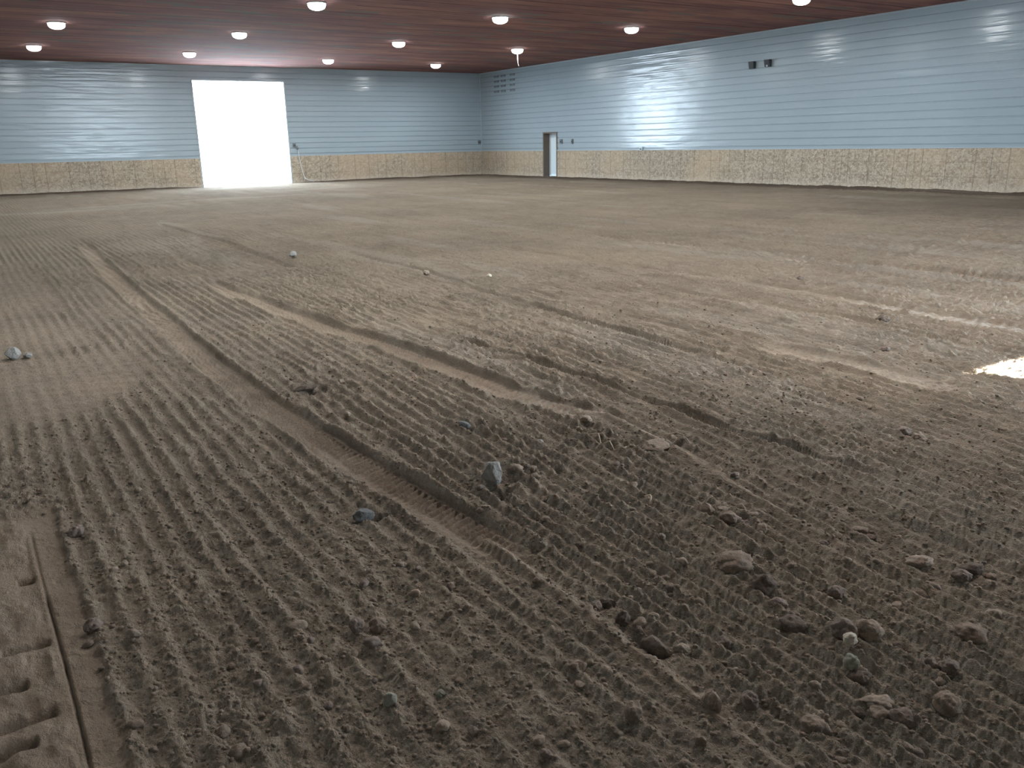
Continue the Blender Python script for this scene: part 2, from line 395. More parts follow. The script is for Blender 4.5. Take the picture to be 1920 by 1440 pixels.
        smooth = np.maximum(smooth, ins*(0.3 if tr.get('dust_and_light') else 0.8))
    # old smoothed ridge line running on from the main track towards the viewer
    cx = np.interp(y, [0.6, 1.0, 1.5, 2.0, 2.6, 3.1], [1.47, 1.53, 1.575, 1.585, 1.62, 1.66])
    rl = np.exp(-((x-cx)/0.022)**2)*sstep(2.9-y, 0, 0.3)
    h = h*(1-0.6*rl) + 0.022*rl
    smooth = np.maximum(smooth, rl*0.6)
    cx = np.interp(y, [1.6, 2.5, 3.1, 3.7, 4.2], [2.62, 2.85, 2.97, 3.05, 3.0])
    rl = np.exp(-((x-cx)/0.035)**2)*sstep(4.1-y, 0, 0.4)*sstep(y, 1.6, 2.2)
    h = h*(1-0.6*rl) + 0.024*rl; smooth = np.maximum(smooth, rl*0.6)
    # machine wheel marks at the lower left, with a knife-thin groove beside them
    gx = 0.070+0.004*np.sin(y*3)
    h = h - 0.016*np.exp(-((x-gx)/0.0055)**2)*sstep(4.0-y, 0, 0.1)*(0.35+0.65*sstep(3.35-y, 0, 0.1))
    lm = low*sstep(0.055-x, 0, 0.02)
    for (by, bx0, bx1) in ((2.97,-0.10,0.052),(2.56,-0.20,0.03),(3.50,-0.02,0.052),(2.43,-0.2,-0.03),(2.76,-0.2,-0.03),(2.2,-0.2,0.01)):
        h = h - 0.024*np.exp(-((y-by-0.03*(x))/0.020)**2)*sstep(x, bx0, bx0+0.01)*(1-sstep(x, bx1-0.01, bx1))*sstep(4.2-y, 0, .1)
    h = h + lm*0.012*(fbm(x*14, y*5, 19, 3)-0.5)*2
    h = h - 0.006*low
    for (hx, hy, sx_, sy_, dd) in HOLES:
        g_ = gauss(x, y, hx, hy, sx_*0.75, sy_*0.75); h = h - dd*g_ + 0.35*dd*gauss(x, y, hx, hy, sx_*1.9, sy_*1.9)
    # soil banked against the walls
    dw = np.minimum(XR-x, YB-y); db = np.minimum(dw, np.minimum(x-XL, y-YF))
    bank = np.exp(-np.clip(db, 0, 9)/0.30)
    door = gauss(x, y, 11.4, YB, 1.6, 0.8)
    h = h + (0.035+0.05*fbm(x*1.7, y*1.7, 44, 3))*bank*(1-np.clip(door*1.5, 0, 1)) - 0.03*np.clip(door*1.5, 0, 1)*bank
    damp_and_dark = (1-sstep(db+0.9*(fbm(x*0.9, y*0.9, 46, 4)-0.5), 0.3, 1.3))*(1-np.clip(door*1.3, 0, 1))
    damp_and_dark = np.maximum(damp_and_dark, 0.8*m1*0.35); damp_and_dark = np.maximum(damp_and_dark, 0.38*np.clip(smooth-0.3*m1, 0, 1)*(dust_and_light < 0.05))  # swept areas and track floors toned darker as well
    for (hx, hy, sx_, sy_, dd) in HOLES: damp_and_dark = np.maximum(damp_and_dark, gauss(x, y, hx, hy, sx_*0.7, sy_*0.7))  # soil colour is darker inside the holes
    # pale dry streaks far away by the big door
    for (ax, ay, ln, wd, rot) in ((4.6,28.3,2.2,0.22,0.35),(8.4,29.1,1.5,0.25,0.05),(2.0,26.6,2.2,0.35,0.05),(9.3,36.5,1.6,0.25,0.5),(12.5,33,2,.3,.4)):
        dust_and_light = np.maximum(dust_and_light, 0.30*gauss(x, y, ax, ay, ln, wd, rot))
    dust_and_light = np.maximum(dust_and_light, 0.18*sstep(fbm(u*1.6, y*0.22, 210, 3), 0.62, 0.75)*sstep(x, 1.5, 4))
    return h, smooth, damp_and_dark, dust_and_light

# ------------------------------------------------------------------ floor
def build_floor():
    yaw = math.atan2(0.52008, 0.80965)
    az = [-math.pi]
    core0, core1, fine = yaw-math.radians(37), yaw+math.radians(37), math.radians(0.060)
    a = -math.pi
    while a < math.pi:
        if core0-0.0001 < a < core1: st = fine
        else:
            dist = (core0-a) if a <= core0 else (a-core1)
            st = min(math.radians(1.2), fine + 0.06*dist)
        a += st; az.append(min(a, math.pi))
    az = np.array(az)
    dep = []; d = math.radians(84)
    while d > math.radians(2.0):
        dep.append(d)
        dg = math.degrees(d)
        d -= math.radians(0.6 if dg > 48 else (0.055 if dg > 31 else (0.042 if dg > 6 else 0.036)))
    dep = np.array(dep)
    r = CAM_H/np.tan(dep)
    # distance along each azimuth to the wall line
    ca, sa = np.sin(az), np.cos(az)              # x = r*sin(az), y = r*cos(az)
    with np.errstate(divide='ignore'):
        tx = np.where(ca > 0, (XR+0.05)/np.maximum(ca, 1e-9), (XL-0.05)/np.minimum(ca, -1e-9))
        ty = np.where(sa > 0, (YB+0.05)/np.maximum(sa, 1e-9), (YF-0.05)/np.minimum(sa, -1e-9))
    R = np.minimum(tx, ty)
    rr = np.minimum(r[:, None], R[None, :])
    # keep rows distinct: compress the last part of each ray smoothly onto the wall line
    k = 0.93
    t = np.clip((r[:, None] - k*R[None, :])/(r[-1]-k*R[None, :]), 0, 1)
    rr = np.where(r[:, None] > k*R[None, :], k*R[None, :] + (R[None, :]*(1-k))*t**0.8, rr)
    X = rr*np.sin(az)[None, :]; Y = rr*np.cos(az)[None, :]
    nr, na = X.shape
    spr = np.gradient(rr, axis=0); spa = rr*np.gradient(az)[None, :]
    sp = np.maximum(np.abs(spr), np.abs(spa))
    sp = np.maximum(0.55*sp, np.abs(spa))
    x = X.ravel(); y = Y.ravel(); s = sp.ravel()
    h = np.empty_like(x); sm = np.empty_like(x); dm = np.empty_like(x); du = np.empty_like(x)
    N = len(x); st = 200000
    for i in range(0, N, st):
        j = min(N, i+st); h[i:j], sm[i:j], dm[i:j], du[i:j] = ground_fields(x[i:j], y[i:j], s[i:j])
    co = np.stack([x, y, h], 1).astype(np.float32)
    c0 = np.array([[0, 0, 0]], np.float32); co = np.concatenate([co, c0])
    idx = np.arange(nr*na).reshape(nr, na)
    a0 = idx[:-1, :-1].ravel(); b0 = idx[:-1, 1:].ravel(); c_ = idx[1:, 1:].ravel(); d_ = idx[1:, :-1].ravel()
    quads = np.stack([a0, d_, c_, b0], 1)
    tri = np.stack([np.full(na-1, nr*na), idx[0, :-1], idx[0, 1:]], 1)
    me = bpy.data.meshes.new('floor')
    me.vertices.add(len(co)); me.vertices.foreach_set('co', co.ravel())
    nl = quads.size + tri.size
    me.loops.add(nl); me.loops.foreach_set('vertex_index', np.concatenate([quads.ravel(), tri[:, ::-1].ravel()]).astype(np.int32))
    npoly = len(quads)+len(tri); me.polygons.add(npoly)
    ls = np.concatenate([np.arange(len(quads))*4, quads.size + np.arange(len(tri))*3]).astype(np.int32)
    me.polygons.foreach_set('loop_start', ls)
    me.polygons.foreach_set('use_smooth', np.ones(npoly, bool))
    me.update(calc_edges=True); me.validate()
    far = (0.25+0.75*sstep(s, 0.012, 0.05))*(1-0.8*sm)
    for nm, arr in (('smooth', sm), ('damp_and_dark', dm), ('dust_and_light', du), ('far', far)):
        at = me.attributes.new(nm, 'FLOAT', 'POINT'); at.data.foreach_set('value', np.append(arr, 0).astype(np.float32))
    print('floor verts', len(co), 'nz', me.polygons[0].normal[2])
    return struct(link('floor', me, M['soil']))
build_floor()

def ground_z(x, y):
    r = math.hypot(x, y)
    h = ground_fields(np.array([float(x)]), np.array([float(y)]), np.array([max(0.002, r*0.001)]))
    return float(h[0][0])

# ------------------------------------------------------------------ walls
def siding_profile(z0, z1):
    P = [(z0, 0.0)]; z = z0+0.10
    while z < z1-0.04:
        P += [(z-0.045, 0.004), (z-0.016, 0.008), (z-0.011, -0.026), (z+0.010, -0.026), (z+0.014, 0.0)]
        z += RIB
    P.append((z1, 0.0)); return P
def wall(name, axis, at, inward, u0, u1, holes):
    """axis 'x': wall runs along x at y=at; inward = +-1 direction of the room; holes = (ua, ub, ztop)"""
    bm = bmesh.new(); us = sorted({u0, u1, *[h[0] for h in holes], *[h[1] for h in holes]})
    prof = [(-0.3, 0.0)] + siding_profile(HO, HC+0.02)
    zs = [p[0] for p in prof]
    for h in holes:
        if all(abs(h[2]-z) > 1e-4 for z in zs):
            k = next(i for i, z in enumerate(zs) if z > h[2]); a, b = prof[k-1], prof[k]
            f = (h[2]-a[0])/(b[0]-a[0]); prof.insert(k, (h[2], a[1]+f*(b[1]-a[1]))); zs.insert(k, h[2])
    T = -0.30*inward
    def P(u, off, z): return (u, at+off, z) if axis == 'x' else (at+off, u, z)
    front = {(i, j): bm.verts.new(P(u, p[1]*inward, p[0])) for i, u in enumerate(us) for j, p in enumerate(prof)}
    back = {(i, j): bm.verts.new(P(u, T, p[0])) for i, u in enumerate(us) for j, p in enumerate(prof)}
    def inhole(i, j):
        if not (0 <= i < len(us)-1 and 0 <= j < len(prof)-1): return False
        um = (us[i]+us[i+1])/2; zm = (prof[j][0]+prof[j+1][0])/2
        return any(h[0] < um < h[1] and zm < h[2] for h in holes)
    for i in range(len(us)-1):
        for j in range(len(prof)-1):
            if inhole(i, j): continue
            bm.faces.new((front[i, j], front[i+1, j], front[i+1, j+1], front[i, j+1]))
            bm.faces.new((back[i, j], back[i, j+1], back[i+1, j+1], back[i+1, j]))
    return struct(from_bm(name, bm, M['siding']))
BD = (9.40, 13.37, 4.39)        # big bright opening in the back wall
RD = (32.45, 33.48, 1.98)       # narrow door in the right wall
FD = (8.08, 14.5, 3.34)          # opening behind the viewer where the sun comes in
wall('wall_back', 'x', YB, -1, XL-0.3, XR+0.3, [BD])
wall('wall_right', 'y', XR, -1, YF-0.3, YB+0.3, [RD])
wall('wall_left', 'y', XL, 1, YF-0.3, YB+0.3, [])
wall('wall_front', 'x', YF, 1, XL-0.3, XR+0.3, [FD])

# corner strip, top strips, ledges over the boards
def trim(n, *boxes, mat='trim'):
    bm = bmesh.new()
    for b in boxes: box(bm, *b)
    return struct(from_bm('trim_%d' % n, bm, M[mat]))
trim(1, (XR-0.035, XR, YB-0.035, YB, HO, HC))
trim(2, (XR-0.030, XR, YF, YB, HC-0.045, HC))
trim(3, (XL, BD[0], YB-0.028, YB, HO-0.012, HO+0.012), (BD[1], XR, YB-0.028, YB, HO-0.012, HO+0.012))
trim(4, (XR-0.028, XR, YF, RD[0], HO-0.012, HO+0.012), (XR-0.028, XR, RD[1], YB, HO-0.012, HO+0.012))
# casing of the big opening
trim(5, (BD[0]-0.02, BD[0]+0.03, YB-0.02, YB+0.30, -0.1, BD[2]), (BD[1]-0.03, BD[1]+0.02, YB-0.02, YB+0.30, -0.1, BD[2]),
     (BD[0]-0.02, BD[1]+0.02, YB-0.02, YB+0.30, BD[2]-0.03, BD[2]+0.03))
trim(6, (FD[0]-0.02, FD[0]+0.03, YF-0.30, YF+0.02, -0.1, FD[2]), (FD[1]-0.03, FD[1]+0.02, YF-0.30, YF+0.02, -0.1, FD[2]),
     (FD[0]-0.02, FD[1]+0.02, YF-0.30, YF+0.02, FD[2]-0.03, FD[2]+0.03))
# right wall: slim lap joints between siding sheets
trim(7, *[(XR-0.003, XR, y, y+0.006, HO+0.02, HC-0.05) for y in (26.2, 17.05, 7.9, 35.3)], mat='siding')

# board kick walls, sheet by sheet
def kick(name, axis, at, inward, start, end, holes, mat, origin):
    root = struct(empty(name, (at, start, 0) if axis == 'y' else (start, at, 0)))
    root_inv = Matrix.Translation(-root.location)
    cuts = [start]; u = origin
    while u < end:
        if u > start+0.02: cuts.append(u)
        u += 2.44
    cuts.append(end)
    for h in holes: cuts += [h[0], h[1]]
    cuts = sorted(set(cuts))
    rnd = random.Random(5)
    for a, b in zip(cuts, cuts[1:]):
        if b-a < 0.03 or any(h[0]-0.01 <= a and b <= h[1]+0.01 for h in holes): continue
        bm = bmesh.new(); g = 0.003; th = 0.017+rnd.uniform(0, 0.003)
        lo, hi = sorted((at+0.001*inward, at+th*inward))
        if axis == 'y': box(bm, lo, hi, a+g, b-g, -0.15, HO-0.014)
        else: box(bm, a+g, b-g, lo, hi, -0.15, HO-0.014)
        for v in bm.verts: v.co = root_inv @ v.co
        from_bm('strand_board_sheet', bm, M[mat], root)
kick('baseboard_right', 'y', XR, -1, YF, YB-0.02, [(RD[0]-0.05, RD[1]+0.05)], 'osby', 12.50-2.44*6)
kick('baseboard_back', 'x', YB, -1, XL, XR-0.02, [(BD[0]-0.02, BD[1]+0.02)], 'osbx', 0.35-2.44)
kick('baseboard_left', 'y', XL, 1, YF, YB-0.02, [], 'osby', 12.50-2.44*6)
kick('baseboard_front', 'x', YF, 1, XL+0.02, XR-0.02, [(FD[0]-0.02, FD[1]+0.02)], 'osbx', 0.35-2.44)

# narrow door set deep in the right wall
dr = struct(empty('door_1', (XR, (RD[0]+RD[1])/2, 0)))
def dpart(name, mat, *boxes, bev=0):
    bm = bmesh.new()
    for b in boxes: box(bm, *b, bev=bev)
    for v in bm.verts: v.co -= dr.location
    return from_bm(name, bm, M[mat], dr)
dpart('door_frame', 'jamb', (XR-0.022, XR+0.34, RD[1]-0.03, RD[1]+0.05, -0.1, RD[2]+0.03), (XR-0.022, XR+0.34, RD[0]-0.05, RD[0]+0.03, -0.1, RD[2]+0.03),
      (XR-0.022, XR+0.34, RD[0]+0.03, RD[1]-0.03, RD[2]-0.035, RD[2]+0.03))
leaf = dpart('door_leaf', 'leaf', (XR+0.285, XR+0.33, RD[0]+0.031, RD[1]-0.031, 0.0, RD[2]-0.036))
bm = bmesh.new(); tube(bm, [(XR+0.285, RD[0]+0.12, 0.98), (XR+0.23, RD[0]+0.12, 0.98)], 0.012); tube(bm, [(XR+0.23, RD[0]+0.12, 0.98), (XR+0.20, RD[0]+0.12, 0.98)], [0.026, 0.02])
for v in bm.verts: v.co -= dr.location
kn = from_bm('door_knob', bm, M['grey'], leaf)
dpart('door_sill', 'jamb', (XR-0.02, XR+0.34, RD[0]-0.05, RD[1]+0.05, -0.1, 0.02))

# ceiling
bm = bmesh.new(); box(bm, XL-0.3, XR+0.3, YF-0.3, YB+0.3, HC, HC+0.15)
struct(from_bm('ceiling', bm, M['ceil']))
# yard outside both openings
bm = bmesh.new(); box(bm, -40, 60, YB+0.05, YB+80, -0.25, -0.06); struct(from_bm('yard_back', bm, M['snow']))
bm = bmesh.new(); box(bm, -40, 60, YF-80, YF-0.05, -0.25, -0.06); struct(from_bm('yard_front', bm, M['snow']))

# ------------------------------------------------------------------ lamps
def make_lamp():
    r = empty('ceiling_lamp')
    bm = bmesh.new(); lathe(bm, [(0, 0), (0.225, 0), (0.235, -0.010), (0.235, -0.030), (0.22, -0.036), (0.0, -0.036)])
    h = from_bm('lamp_housing', bm, M['lampbody'], r, True)
    bm = bmesh.new(); lathe(bm, [(0.0, -0.034), (0.212, -0.036), (0.218, -0.055), (0.210, -0.100), (0.178, -0.142), (0.115, -0.172), (0.05, -0.184), (0.0, -0.186)])
    d = from_bm('lamp_diffuser', bm, M['lens'], r, True)
    return r
lamp0 = make_lamp(); used = False
ALL = 'round dome lamps on the red-brown ceiling'
LAMPS = [
 (3.27, 27.55, 'glowing round ceiling lamp at upper left, nearer of the two in the leftmost column'),
 (3.22, 33.62, 'glowing round ceiling lamp farthest left, close above the back wall'),
 (8.24, 34.00, 'glowing ceiling lamp just above the left edge of the bright doorway'),
 (8.27, 27.78, 'glowing ceiling lamp above the middle of the bright doorway'),
 (8.34, 21.44, 'large glowing ceiling lamp right of the doorway, touching the top edge of the view'),
 (13.81, 34.71, 'small glowing ceiling lamp close to the back wall, just right of the doorway'),
 (13.77, 28.13, 'glowing ceiling lamp midway between the doorway and the room corner'),
 (18.90, 35.07, 'smallest glowing ceiling lamp, nearest the far corner of the room'),
 (13.77, 21.66, 'bright ceiling lamp above and left of the lamp with the hanging cord'),
 (18.83, 28.47, 'glowing ceiling lamp with a thin cord hanging under it'),
 (18.74, 21.87, 'glowing ceiling lamp above the door in the right wall, right of the corded lamp'),
 (18.91, 15.55, 'largest ceiling lamp at upper right, nearest the right wall and the viewer'),
 (3.25, 21.5, 'glowing ceiling lamp outside the top left of the view, third in its column'),
 (3.25, 15.5, None), (8.3, 15.5, None), (13.8, 15.5, None), (3.25, 9.4, None), (6.2, 4.2, None), (13.8, 3.3, None), (8.3, 9.4, None), (13.8, 9.4, None)]  # the lamp off the regular grid is added to brighten the nearer floor
LAMP_LIGHT = bpy.data.lights.new('lamp_light', 'AREA'); LAMP_LIGHT.shape = 'DISK'; LAMP_LIGHT.size = 0.30
LAMP_LIGHT.energy = 105; LAMP_LIGHT.color = (0.95, 0.985, 1.0)
M['lens'].cycles.emission_sampling = 'NONE'
for x, y, lab in LAMPS:
    if not used: r = lamp0; used = True
    else:
        r = lamp0.copy(); C.objects.link(r)
        for ch in lamp0.children:
            if ch.name.startswith('lamp_'):
                c = ch.copy(); C.objects.link(c); c.parent = r
    r.location = (x, y, HC)
    lo = bpy.data.objects.new('lamp_light', LAMP_LIGHT); C.objects.link(lo); lo.location = (x, y, HC-0.192)
    tag(r, lab or 'glowing round ceiling lamp over the nearer floor, unseen above the view', 'lamp', ALL)
    if lab and 'thin cord' in lab: corded = r
bm = bmesh.new(); tube(bm, [(0, 0, -0.182), (0.004, 0.0, -0.35), (0.012, 0, -0.50), (0.02, 0, -0.56), (0.05, -0.02, -0.62)], 0.008, 6)
from_bm('hanging_cord', bm, M['cord'], corded, True)

# ------------------------------------------------------------------ things on the walls
cols = [(37.45, 'left'), (36.83, 'middle'), (36.02, 'right')]
rows = [(4.70, 'top'), (4.47, 'second'), (4.24, 'third'), (4.00, 'bottom')]
for cy, cn in cols:
    for rz, rn in rows:
        r = empty('wall_vent', (XR, cy, rz))
        bm = bmesh.new(); w, h = 0.19, 0.045
        box(bm, -0.022, 0, -w, w, h-0.010, h); box(bm, -0.022, 0, -w, w, -h, -h+0.010)
        box(bm, -0.022, 0, -w, -w+0.012, -h+0.010, h-0.010); box(bm, -0.022, 0, w-0.012, w, -h+0.010, h-0.010)
        from_bm('vent_frame', bm, M['slot'], r)
        bm = bmesh.new()
        for k in range(4):
            z = -0.03+k*0.018; box(bm, -0.016, -0.002, -w+0.012, w-0.012, z, z+0.008)
        box(bm, -0.002, 0, -w+0.012, w-0.012, -h+0.010, h-0.010)
        from_bm('vent_louvre', bm, M['slot'], r)
        tag(r, '%s slot vent in the %s column of dark vents high by the room corner' % (rn, cn), 'vent', 'slot vents high on the right wall')

def wall_box(name, loc, size, mat, label, cat, axis='x', extra=None, group=None):
    """small box on a wall, front facing into the room"""
    r = empty(name, loc); d, w, h = size
    bm = bmesh.new()
    if axis == 'x': box(bm, -d, 0, -w/2, w/2, -h/2, h/2, bev=min(size)*0.08)
    else: box(bm, -w/2, w/2, -d, 0, -h/2, h/2, bev=min(size)*0.08)
    from_bm('cover', bm, M[mat], r)
    bm = bmesh.new()
    if axis == 'x': box(bm, -d-0.012, -d, -w*0.22, w*0.22, -h*0.22, h*0.1)
    else: box(bm, -w*0.22, w*0.22, -d-0.012, -d, -h*0.22, h*0.1)
    from_bm('toggle', bm, M[extra or 'dark'], r)
    return tag(r, label, cat, group)
wall_box('switch_box', (XR, 32.10, 1.585), (0.05, 0.17, 0.20), 'grey', 'small grey switch box on the siding next to the narrow door', 'switch')
wall_box('outlet_box', (XR, 31.27, 1.58), (0.05, 0.10, 0.21), 'grey', 'narrow grey outlet box on the siding, second right of the narrow door', 'switch')
wall_box('thermostat', (23.37, YB, 1.635), (0.05, 0.15, 0.17), 'grey', 'tiny grey box on the back wall beside the room corner', 'box', axis='y')
wall_box('door_control', (13.60, YB, 1.66), (0.06, 0.13, 0.15), 'grey', 'tiny grey control box just right of the bright doorway', 'box', axis='y')
wall_box('conduit_box', (XR, 26.71, 1.24), (0.06, 0.20, 0.13), 'trim', 'small pale box at the top of the strand board under the bright reflection', 'box')

def flood(y, z, label, pale):
    r = empty('wall_speaker', (XR, y, z))
    bm = bmesh.new()
    vs = [(-0.16, -0.12, 0.115), (-0.16, 0.12, 0.115), (-0.02, 0.12, 0.115), (-0.02, -0.12, 0.115), (-0.10, -0.12, -0.115), (-0.10, 0.12, -0.115), (-0.02, 0.12, -0.115), (-0.02, -0.12, -0.115)]
    V = [bm.verts.new(v) for v in vs]
    for f in ((0,1,2,3),(4,5,6,7),(0,1,5,4),(1,2,6,5),(2,3,7,6),(3,0,4,7)): bm.faces.new([V[i] for i in f])
    bmesh.ops.recalc_face_normals(bm, faces=bm.faces)
    bmesh.ops.bevel(bm, geom=bm.edges[:], offset=0.012, segments=2, affect='EDGES')
    from_bm('case', bm, M['dark'], r)
    bm = bmesh.new(); box(bm, -0.022, 0, -0.05, 0.05, -0.08, 0.08); from_bm('mounting_bracket', bm, M['grey'], r)
    if pale:
        bm = bmesh.new(); box(bm, -0.13, -0.095, -0.03, 0.03, -0.105, -0.05); g = from_bm('badge', bm, M['trim'], r); g['label'] = 'pale spot low on the case'
    tag(r, label, 'box')
flood(21.15, 3.925, 'black box-shaped fixture high on the right wall, left one of the pair', False)
flood(20.48, 3.93, 'black box fixture with a pale spot high on the right wall, right of its twin', True)

# hose by the doorway
r = empty('hose', (13.70, YB-0.07, 1.60))
pts = [(0, 0, 0), (0.03, -0.01, -0.12), (0.05, -0.015, -0.35), (0.09, -0.02, -0.75), (0.17, -0.03, -1.15), (0.23, -0.05, -1.38), (0.20, -0.07, -1.50)]
bm = bmesh.new(); tube(bm, pts, 0.015, 8)
tube(bm, [(0.23, -0.05, -1.38), (0.30, -0.08, -1.44), (0.42, -0.12, -1.50), (0.62, -0.15, -1.55)], 0.020, 8)
from_bm('hose_line', bm, M['hose'], r, True)
bm = bmesh.new(); tube(bm, [(0, 0.02, 0.02), (0, 0, 0.0), (0.03, -0.01, -0.14)], [0.03, 0.036, 0.030], 8)
g = from_bm('hose_nozzle', bm, M['grey'], r, True)
tag(r, 'thin pale hose hanging down the wall right of the bright doorway', 'hose')

# ------------------------------------------------------------------ stones and clods
def lump_bm(rx, ry, rz, seed, angular=0.0, sub=3, rough=0.14):
    rnd = random.Random(seed); bm = bmesh.new()
    bmesh.ops.create_icosphere(bm, subdivisions=sub, radius=1.0)
    if angular:
        planes = []
        for k in range(int(9+angular*5)):
            v = Vector((rnd.gauss(0, 1), rnd.gauss(0, 1), rnd.gauss(0, 1))).normalized(); planes.append((v, rnd.uniform(0.62, 0.88)))
        for v in bm.verts:
            for n, d in planes:
                q = v.co.dot(n)
                if q > d: v.co -= n*(q-d)*0.92
    ph = [rnd.uniform(0, 6.28) for _ in range(9)]; fr = [rnd.uniform(1.6, 6.5) for _ in range(9)]
    off = Vector((seed*1.37 % 50, seed*0.71 % 50, 3.0))
    for v in bm.verts:
        c = v.co
        fr_ = mnoise.fractal(c*1.6+off, 0.7, 2.2, 5)
        c = c*(1+(0.10 if angular else 0.26)*fr_)
        s = sum(math.sin(fr[i]*c[i % 3]+ph[i]+1.7*c[(i+1) % 3]) for i in range(9))/9
        v.co = c*(1+rough*s*(0.45 if angular else 1.3))
        v.co = Vector((v.co.x*rx, v.co.y*ry, v.co.z*rz))
    return bm
def lump(name, x, y, w, h, mat, seed, label, cat, angular=0.0, sink=0.25, group=None, flat=1.0, rough=0.14, rz=None):
    rnd = random.Random(seed*7+1)
    rx = w/2*1.02; rzz = (rz if rz is not None else h/2*1.05)*flat; ry = (rx*0.6+rzz*0.6)
    bm = lump_bm(rx, ry, rzz, seed, angular, rough=rough, sub=4)
    o = from_bm(name, bm, M[mat], None, not angular or angular < 0.5)
    o.location = (x, y, ground_z(x, y)+rzz*(1-2*sink)); o.rotation_euler = (rnd.uniform(-.25, .25), rnd.uniform(-.2, .2), -0.57+rnd.uniform(-.35, .35))
    return tag(o, label, cat, group)
# grey stones one by one
lump('stone', 1.94, 3.21, 0.108, 0.118, 'stone', 11, 'biggest pale grey angular stone, standing in a hole in the middle of the floor', 'stone', 0.8, 0.40)
lump('stone', 0.24, 7.71, 0.120, 0.105, 'stone', 12, 'pale grey stone on the smooth soil at the left edge', 'stone', 0.7, 0.2)
lump('stone', 0.34, 7.66, 0.07, 0.05, 'stone', 19, 'low pale grey stone chip touching the stone at the left edge', 'stone', 0.5, 0.2)
lump('stone', 2.27, 4.06, 0.100, 0.055, 'dkstone', 13, 'dark blue-grey stone half buried up from the biggest pale stone', 'stone', 0.6, 0.4)
lump('stone', 1.30, 3.25, 0.100, 0.070, 'dkstone', 14, 'dark grey half-buried stone below the tyre track, left of the biggest pale stone', 'stone', 0.5, 0.45)
lump('pebble', 2.15, 1.415, 0.038, 0.036, 'cream', 15, 'small cream pebble leaning on a dark clod at lower right', 'stone', 0, -0.15, rough=0.06)
lump('pebble', 2.07, 1.35, 0.040, 0.048, 'green', 16, 'grey-green pebble touching a purplish clod at lower right', 'stone', 0, 0.2, rough=0.08)
lump('stone', 4.14, 12.33, 0.115, 0.085, 'stone', 17, 'distant grey stone on the raked soil, nearest below the bright doorway', 'stone', 0.6, 0.2)
lump('pebble', 5.31, 8.72, 0.058, 0.052, 'cream', 18, 'tiny whitish pebble far out in the middle of the floor', 'stone', 0, 0.2)
lump('pebble', 2.48, 3.59, 0.042, 0.028, 'stone', 20, 'small grey pebble up and right of the biggest pale stone', 'stone', 0.4, 0.25)
lump('pebble', 2.75, 3.60, 0.038, 0.038, 'clod3', 21, 'small round tan pebble left of the dark-shadowed clod and the roots', 'stone', 0, 0.2)
lump('stone', 4.83, 9.43, 0.070, 0.066, 'clod3', 22, 'distant round tan stone on a furrow, above left of the tiny whitish pebble', 'stone', 0, 0.25)
lump('pebble', 0.99, 1.97, 0.030, 0.019, 'green', 23, 'small greenish pebble near the bottom middle', 'stone', 0, 0.2)
lump('stone', 0.84, 2.00, 0.048, 0.038, 'green', 24, 'greenish stone in a furrow near the bottom, left of the middle', 'stone', 0.3, 0.25)
